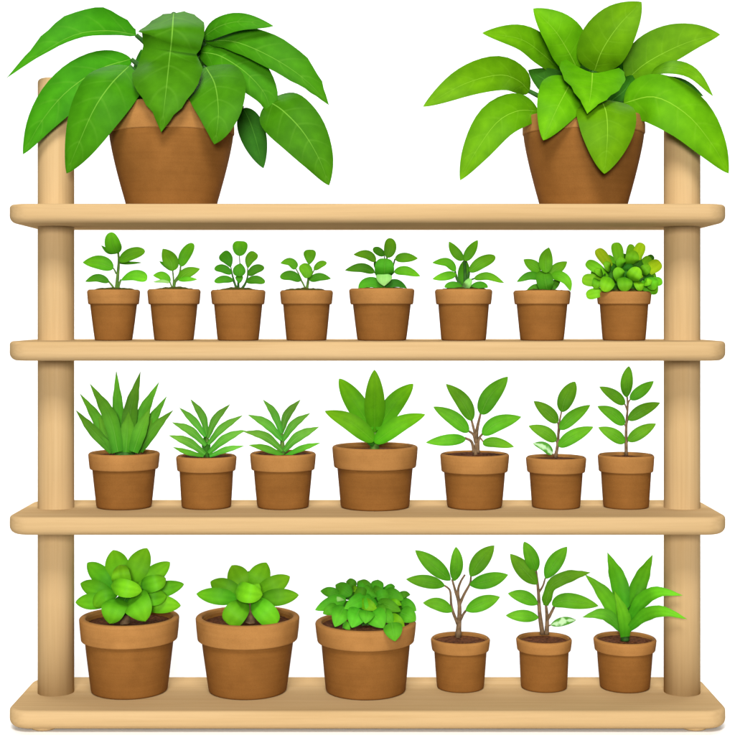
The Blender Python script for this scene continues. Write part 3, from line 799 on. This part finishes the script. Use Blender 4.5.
YB, YS = 0.163, 0.187
p = bottom(129.4, YB, (70, 540, 6.125), 'succulent with tiers of plump leaves in a large pot on the bottom shelf', 99.3, 616, 639, 76)
p.defaults(mat='succ', prof=prof_ab(.6, .55), fold=0.06, thick=0.0030, lean=0.3, arch=0.10, ripple=0.01)
B = lambda x, y: (330 + (x - 330) * .2, 370 + (y - 370) * .25)
for (x, y, wl, wr, z, m) in [(264, 62, 64, 68, -14, 'succ_l'), (472, 50, 66, 60, -12, 'succ_l'), (106, 140, 48, 52, -12, 'succ'), (612, 136, 50, 50, -12, 'succ_l'), (64, 266, 46, 46, -4, 'succ'),
                             (698, 270, 44, 44, -4, 'succ'), (34, 382, 42, 46, 2, 'succ'), (678, 402, 50, 50, 4, 'succ_l'), (380, 180, 60, 60, -20, 'succ'), (200, 200, 56, 56, -16, 'succ'), (560, 220, 56, 56, -16, 'succ')]:
    bx, by = B(x, y)
    p.leaf([(bx, by, z * .3), ((bx + x) / 2, (by + y) / 2, z * .7 + 5), (x, y, z)], wl * 1.14, wr * 1.14, mat=m, prof=prof_ab(.8, .72))
p.leaf([(322, 300, 6), (318, 250, 22), (312, 205, 26), (308, 154, 18)], 60, 60, mat='succ_l', prof=prof_ab(.6, .55), fold=0.14)
p.leaf([(252, 280, 24), (300, 286, 36), (350, 298, 40), (440, 312, 34)], 54, 54, mat='succ_l', prof=prof_ab(.72, .62), fold=0.16)
p.leaf([(435, 285, 16), (480, 270, 26), (530, 258, 28), (586, 236, 20)], 48, 54, mat='succ', prof=prof_ab(.6, .58), fold=0.14)
p.leaf([(290, 360, 18), (272, 410, 32), (258, 455, 36), (242, 512, 34)], 76, 76, mat='succ', prof=prof_ab(.55, .68))
p.leaf([(385, 340, 18), (410, 390, 34), (432, 430, 38), (462, 498, 36)], 88, 86, mat='succ', prof=prof_ab(.52, .70))
p.leaf([(350, 340, 10), (330, 380, 16), (320, 420, 18), (316, 460, 14)], 60, 60, mat='dusk')
p.leaf([(400, 330, 8), (460, 340, 16), (520, 350, 18), (590, 345, 12)], 54, 54, mat='succ')
p.leaf([(290, 340, 6), (230, 340, 12), (190, 360, 12), (150, 410, 8)], 46, 46, mat='succ')
p.stem([([(335, 530, 0), (338, 450, 0), (335, 330, 0)], 34, 24)], 'stem_b')

p = bottom(247.7, YB, (188, 550, 6.125), 'rosette succulent with one round leaf at its centre in a large open-topped pot', 103.5, 615.5, 639, 78)
p.defaults(mat='succ', fold=0.06, thick=0.0030, lean=0.3, arch=0.10, ripple=0.01)
for (x, y, wl, wr, z, m) in [(268, 94, 60, 62, -12, 'succ_l'), (480, 77, 62, 58, -12, 'succ_l'), (138, 194, 54, 54, -4, 'succ'), (624, 162, 52, 52, -4, 'succ_l'), (52, 269, 44, 46, 2, 'succ'), (678, 276, 46, 46, 2, 'succ'),
                             (372, 130, 50, 50, -22, 'succ')]:
    bx, by = 372 + (x - 372) * .15, 310 + (y - 310) * .2
    p.leaf([(bx, by, z * .3), ((bx + x) / 2, (by + y) / 2, z * .7 + 5), (x, y, z)], wl * 1.14, wr * 1.14, mat=m, prof=prof_ab(.72, .74))
p.leaf([(350, 300, 18), (320, 350, 32), (285, 395, 38), (248, 455, 36)], 70, 70, mat='succ', prof=prof_ab(.7, .36))
p.leaf([(395, 300, 18), (430, 340, 32), (475, 385, 38), (540, 455, 36)], 66, 66, mat='succ', prof=prof_ab(.7, .40))
p.leaf([(372, 300, 10), (345, 250, 22), (318, 205, 22)], 44, 44, mat='succ', prof=prof_ab(.8, .7))
p.leaf([(385, 300, 10), (412, 245, 22), (436, 206, 22)], 44, 44, mat='succ', prof=prof_ab(.8, .7))
p.leaf([(292, 240, 24), (330, 252, 36), (380, 266, 42), (456, 274, 36)], 58, 60, mat='succ_l', prof=prof_ab(.66, .62), fold=0.16)
p.stem([([(375, 460, 0), (375, 400, 0), (372, 290, 0)], 40, 30)], 'stem_b')

p = bottom(365.7, YB, (305, 560, 6.125), 'low clump of many small overlapping leaves, one hanging over the pot rim', 100.6, 621, 641, 80, sink=0.2)
p.defaults(mat='clump', prof='ov', fold=0.12, thick=0.0011, ripple=0.04)
for i, (bx, by, tx, ty, w, m) in enumerate([
        (215, 215, 94, 190, 36, 'clump'), (285, 215, 186, 152, 46, 'clump'), (310, 165, 252, 132, 34, 'clump'), (400, 205, 320, 132, 50, 'clump'), (360, 200, 372, 122, 44, 'clump'), (440, 200, 447, 120, 44, 'clump'),
        (490, 190, 552, 162, 26, 'clump'), (570, 222, 645, 212, 24, 'clump'), (488, 195, 606, 246, 42, 'clump'), (402, 180, 488, 230, 38, 'clump'), (162, 246, 242, 246, 18, 'pale'), (250, 235, 62, 307, 46, 'clump'),
        (385, 225, 240, 300, 48, 'clump'), (336, 258, 444, 308, 40, 'succ_l'), (445, 260, 588, 315, 42, 'clump'), (590, 255, 682, 312, 38, 'clump'), (520, 255, 592, 278, 24, 'succ_l'), (240, 285, 183, 410, 62, 'clump'),
        (335, 300, 286, 415, 68, 'clump'), (410, 320, 482, 416, 70, 'clump'), (515, 350, 610, 410, 40, 'succ_l'), (585, 320, 680, 372, 56, 'clump'), (530, 385, 552, 498, 62, 'clump'), (235, 390, 276, 434, 26, 'clump'),
        (470, 320, 540, 390, 46, 'clump'), (200, 290, 110, 330, 40, 'clump'), (300, 180, 290, 190, 24, 'succ_l'), (420, 280, 400, 350, 50, 'dusk'), (300, 260, 250, 350, 50, 'dusk'), (560, 300, 600, 380, 46, 'dusk'),
        (370, 230, 300, 210, 56, 'clump'), (380, 230, 420, 170, 52, 'clump'), (440, 240, 520, 220, 50, 'clump'), (420, 230, 370, 300, 52, 'clump'), (480, 240, 540, 170, 46, 'dusk'), (300, 230, 240, 180, 50, 'dusk'),
        (380, 200, 400, 140, 60, 'dusk'), (500, 260, 470, 330, 50, 'dusk'), (540, 260, 630, 250, 50, 'dusk'), (220, 260, 130, 260, 46, 'dusk'), (440, 280, 480, 360, 46, 'clump'), (380, 310, 370, 390, 54, 'clump'),
        (330, 260, 300, 160, 60, 'dusk'), (440, 260, 470, 160, 60, 'dusk'), (240, 250, 200, 190, 50, 'dusk'), (550, 270, 570, 210, 50, 'dusk'), (340, 330, 330, 220, 60, 'dusk'), (430, 330, 440, 220, 60, 'dusk'), (540, 330, 560, 250, 56, 'dusk'), (230, 330, 200, 240, 56, 'dusk')]):
    depth = lambda x, y: (y - 250) / 6.125 * 0.95 - 4 - abs(x - 370) / 6.125 * 0.18
    if tx == 290: bx, by, tx, ty = 288, 176, 330, 198
    zb, zt = depth(bx, by) - 1, depth(tx, ty) + 1
    if (tx, ty) == (552, 498): zb, zt = 46, 58
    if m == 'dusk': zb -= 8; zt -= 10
    mx, my = (bx + tx) / 2, (by + ty) / 2 - 6
    p.leaf([(bx, by, zb), (mx, my, (zb + zt) / 2 + 4), (tx, ty, zt)], w * .94, w * .9, mat=m)
p.stem([([(370, 440, 0), (370 + a * .4, 330, b * .4), (370 + a, 300, b)], 12, 6) for a, b in ((-120, 0), (-60, -6), (0, -8), (60, -6), (130, 0))], 'stem_d')

p = bottom(460.4, YS, (400, 540, 6.682), 'small tree-like plant with seven leaves on forked bare twigs on the bottom shelf', 59.2, 637.5, 650, 47, sink=0.3)
p.defaults(mat='lance', prof='ell', fold=0.14, thick=0.0009)
p.leaf([(338, 270), (215, 165), (101, 68)], 52, 56, z=3)
p.leaf([(362, 274, 2), (378, 160, 14), (374, 46, 22)], 44, 44, prof=prof_ab(.7, .75))
p.leaf([(470, 244), (540, 135), (630, 36)], 56, 56, z=2)
p.leaf([(300, 306), (180, 280), (40, 262)], 42, 46, z=4)
p.leaf([(464, 300), (580, 275), (723, 232)], 52, 50, z=4)
p.leaf([(350, 478), (255, 430), (153, 420)], 42, 44, z=6)
p.leaf([(438, 472), (540, 425), (668, 380)], 48, 50, z=6)
p.stem([([(388, 650), (395, 540), (396, 430), (370, 340), (348, 262)], 20, 6), ([(396, 430), (388, 340), (405, 280), (434, 232)], 11, 6), ([(398, 430), (430, 360), (468, 290), (474, 242)], 11, 6),
        ([(385, 560), (345, 450), (335, 340), (298, 305)], 11, 6), ([(398, 545), (420, 500), (442, 470)], 11, 7), ([(362, 500), (350, 478)], 8, 6)], 'stem_b')

p = bottom(543.9, YS, (495, 535, 6.682), 'leafy twin-stemmed plant with one low pale-patched leaf on the bottom shelf', 55.5, 637.5, 650, 46, sink=0.3)
p.defaults(mat='lance', prof='ell', fold=0.14, thick=0.0009)
p.leaf([(276, 240, 2), (238, 140, 12), (194, 45, 20)], 48, 48, prof=prof_ab(.6, .75))
p.leaf([(282, 330), (190, 230), (101, 126)], 54, 54, z=4)
p.leaf([(338, 292), (395, 190), (482, 78)], 52, 52, z=2)
p.leaf([(340, 470, 2), (352, 405, 6), (385, 330, 8), (490, 278, 8), (640, 250, 4)], 44, 42, prof=prof_list([(0, .4), (.12, .8), (.25, .72), (.45, 1), (.65, .95), (.85, .5), (1, 0)]))
p.leaf([(382, 468), (450, 440), (540, 445), (692, 474)], 52, 50, z=6, prof='ov')
p.leaf([(286, 462), (190, 415), (86, 390)], 42, 46, z=5)
p.leaf([(292, 552), (185, 540), (72, 538)], 40, 40, z=7)
p.leaf([(372, 602), (460, 575), (542, 568)], 28, 30, z=8, mat='varieg', label='small leaf patched with pale green')
p.stem([([(318, 665), (298, 520), (290, 380), (274, 235)], 16, 7), ([(345, 665), (348, 560), (340, 460)], 16, 8), ([(292, 385), (320, 340), (336, 288)], 8, 5), ([(348, 570), (375, 520), (400, 470)], 12, 8),
        ([(294, 480), (284, 460)], 8, 6), ([(304, 580), (292, 552)], 8, 6), ([(346, 620), (360, 606), (378, 600)], 6, 4)], 'stem_b')

p = bottom(624.8, YS, (575, 545, 6.391), 'strappy plant with long arching leaves crossing the post on the bottom shelf', 62.5, 637.5, 650, 49.5, sink=0.3)
p.defaults(mat='succ', prof='strap', fold=0.2, thick=0.0014, lean=0.3, arch=0.08)
p.leaf([(318, 470), (280, 250), (207, 46)], 56, 60, z=2)
p.leaf([(335, 480), (405, 260), (497, 60)], 54, 54, z=0, mat='succ')
p.leaf([(312, 560, 2), (255, 420, 8), (165, 290, 8), (62, 186, 2)], 52, 54)
p.leaf([(335, 500, 4), (420, 360, 24), (530, 300, 42), (690, 322, 50)], 46, 46)
p.leaf([(335, 545, 6), (450, 445, 28), (570, 425, 48), (718, 474, 54)], 42, 42)
p.leaf([(310, 555, 4), (220, 460, 10), (150, 440, 14), (46, 462, 12)], 40, 40, mat='sword')
p.leaf([(318, 585, 6), (308, 450, 12), (250, 290, 10)], 40, 44, prof='blade', mat='succ')
p.leaf([(325, 580, 4), (345, 470, 6), (390, 350, 2)], 40, 40, mat='dusk')
p.stem([([(320, 610), (320, 560), (322, 480)], 30, 20)], 'stem_d')

# ------------------------------------------------------------------ camera
cam = bpy.data.cameras.new('camera'); co = bpy.data.objects.new('camera', cam); C.objects.link(co)
co.location = (0, -D, CAM_H); co.rotation_euler = (PI / 2, 0, 0)
cam.sensor_width = 36; cam.lens = 36 * D / (735 * S)
cam.shift_y = -(367.5 - HZ) / 735
cam.clip_end = 400
bpy.context.scene.camera = co

# ------------------------------------------------------------------ light: white studio, soft key above the camera
w = bpy.data.worlds.new('World'); bpy.context.scene.world = w; w.use_nodes = True
nt = w.node_tree
bg = nt.nodes['Background']
AMBIENT = 0.07
bg.inputs[0].default_value = (1, 1, 1, 1); bg.inputs[1].default_value = AMBIENT

def area(name, loc, target, size, power, col=(1, 0.97, 0.92), size_y=None):
    l = bpy.data.lights.new(name, 'AREA'); l.shape = 'RECTANGLE'; l.size = size; l.size_y = size_y or size; l.energy = power; l.color = col
    o = bpy.data.objects.new(name, l); C.objects.link(o); o.location = loc
    o.rotation_euler = (Vector(target) - Vector(loc)).to_track_quat('-Z', 'Y').to_euler()
    return o
area('key_softbox', (-0.12, -4.6, 1.4), (0, 0.1, 0.75), 0.8, 240, (1, 0.985, 0.96))
area('top_softbox', (-0.15, -3.3, 3.95), (0, 0.1, 0.75), 1.4, 225, (1, 0.985, 0.96))
area('backdrop_lamp', (0, 1.4, 3.3), (0, 2.0, 0.0), 6.0, 150, (1, 1, 1), 0.8)

vs = bpy.context.scene.view_settings
bpy.context.scene.display_settings.display_device = 'sRGB'
vs.view_transform = 'Standard'; vs.look = 'None'; vs.exposure = 0; vs.gamma = 1; vs.use_curve_mapping = False
bpy.context.scene.cycles.max_bounces = 6
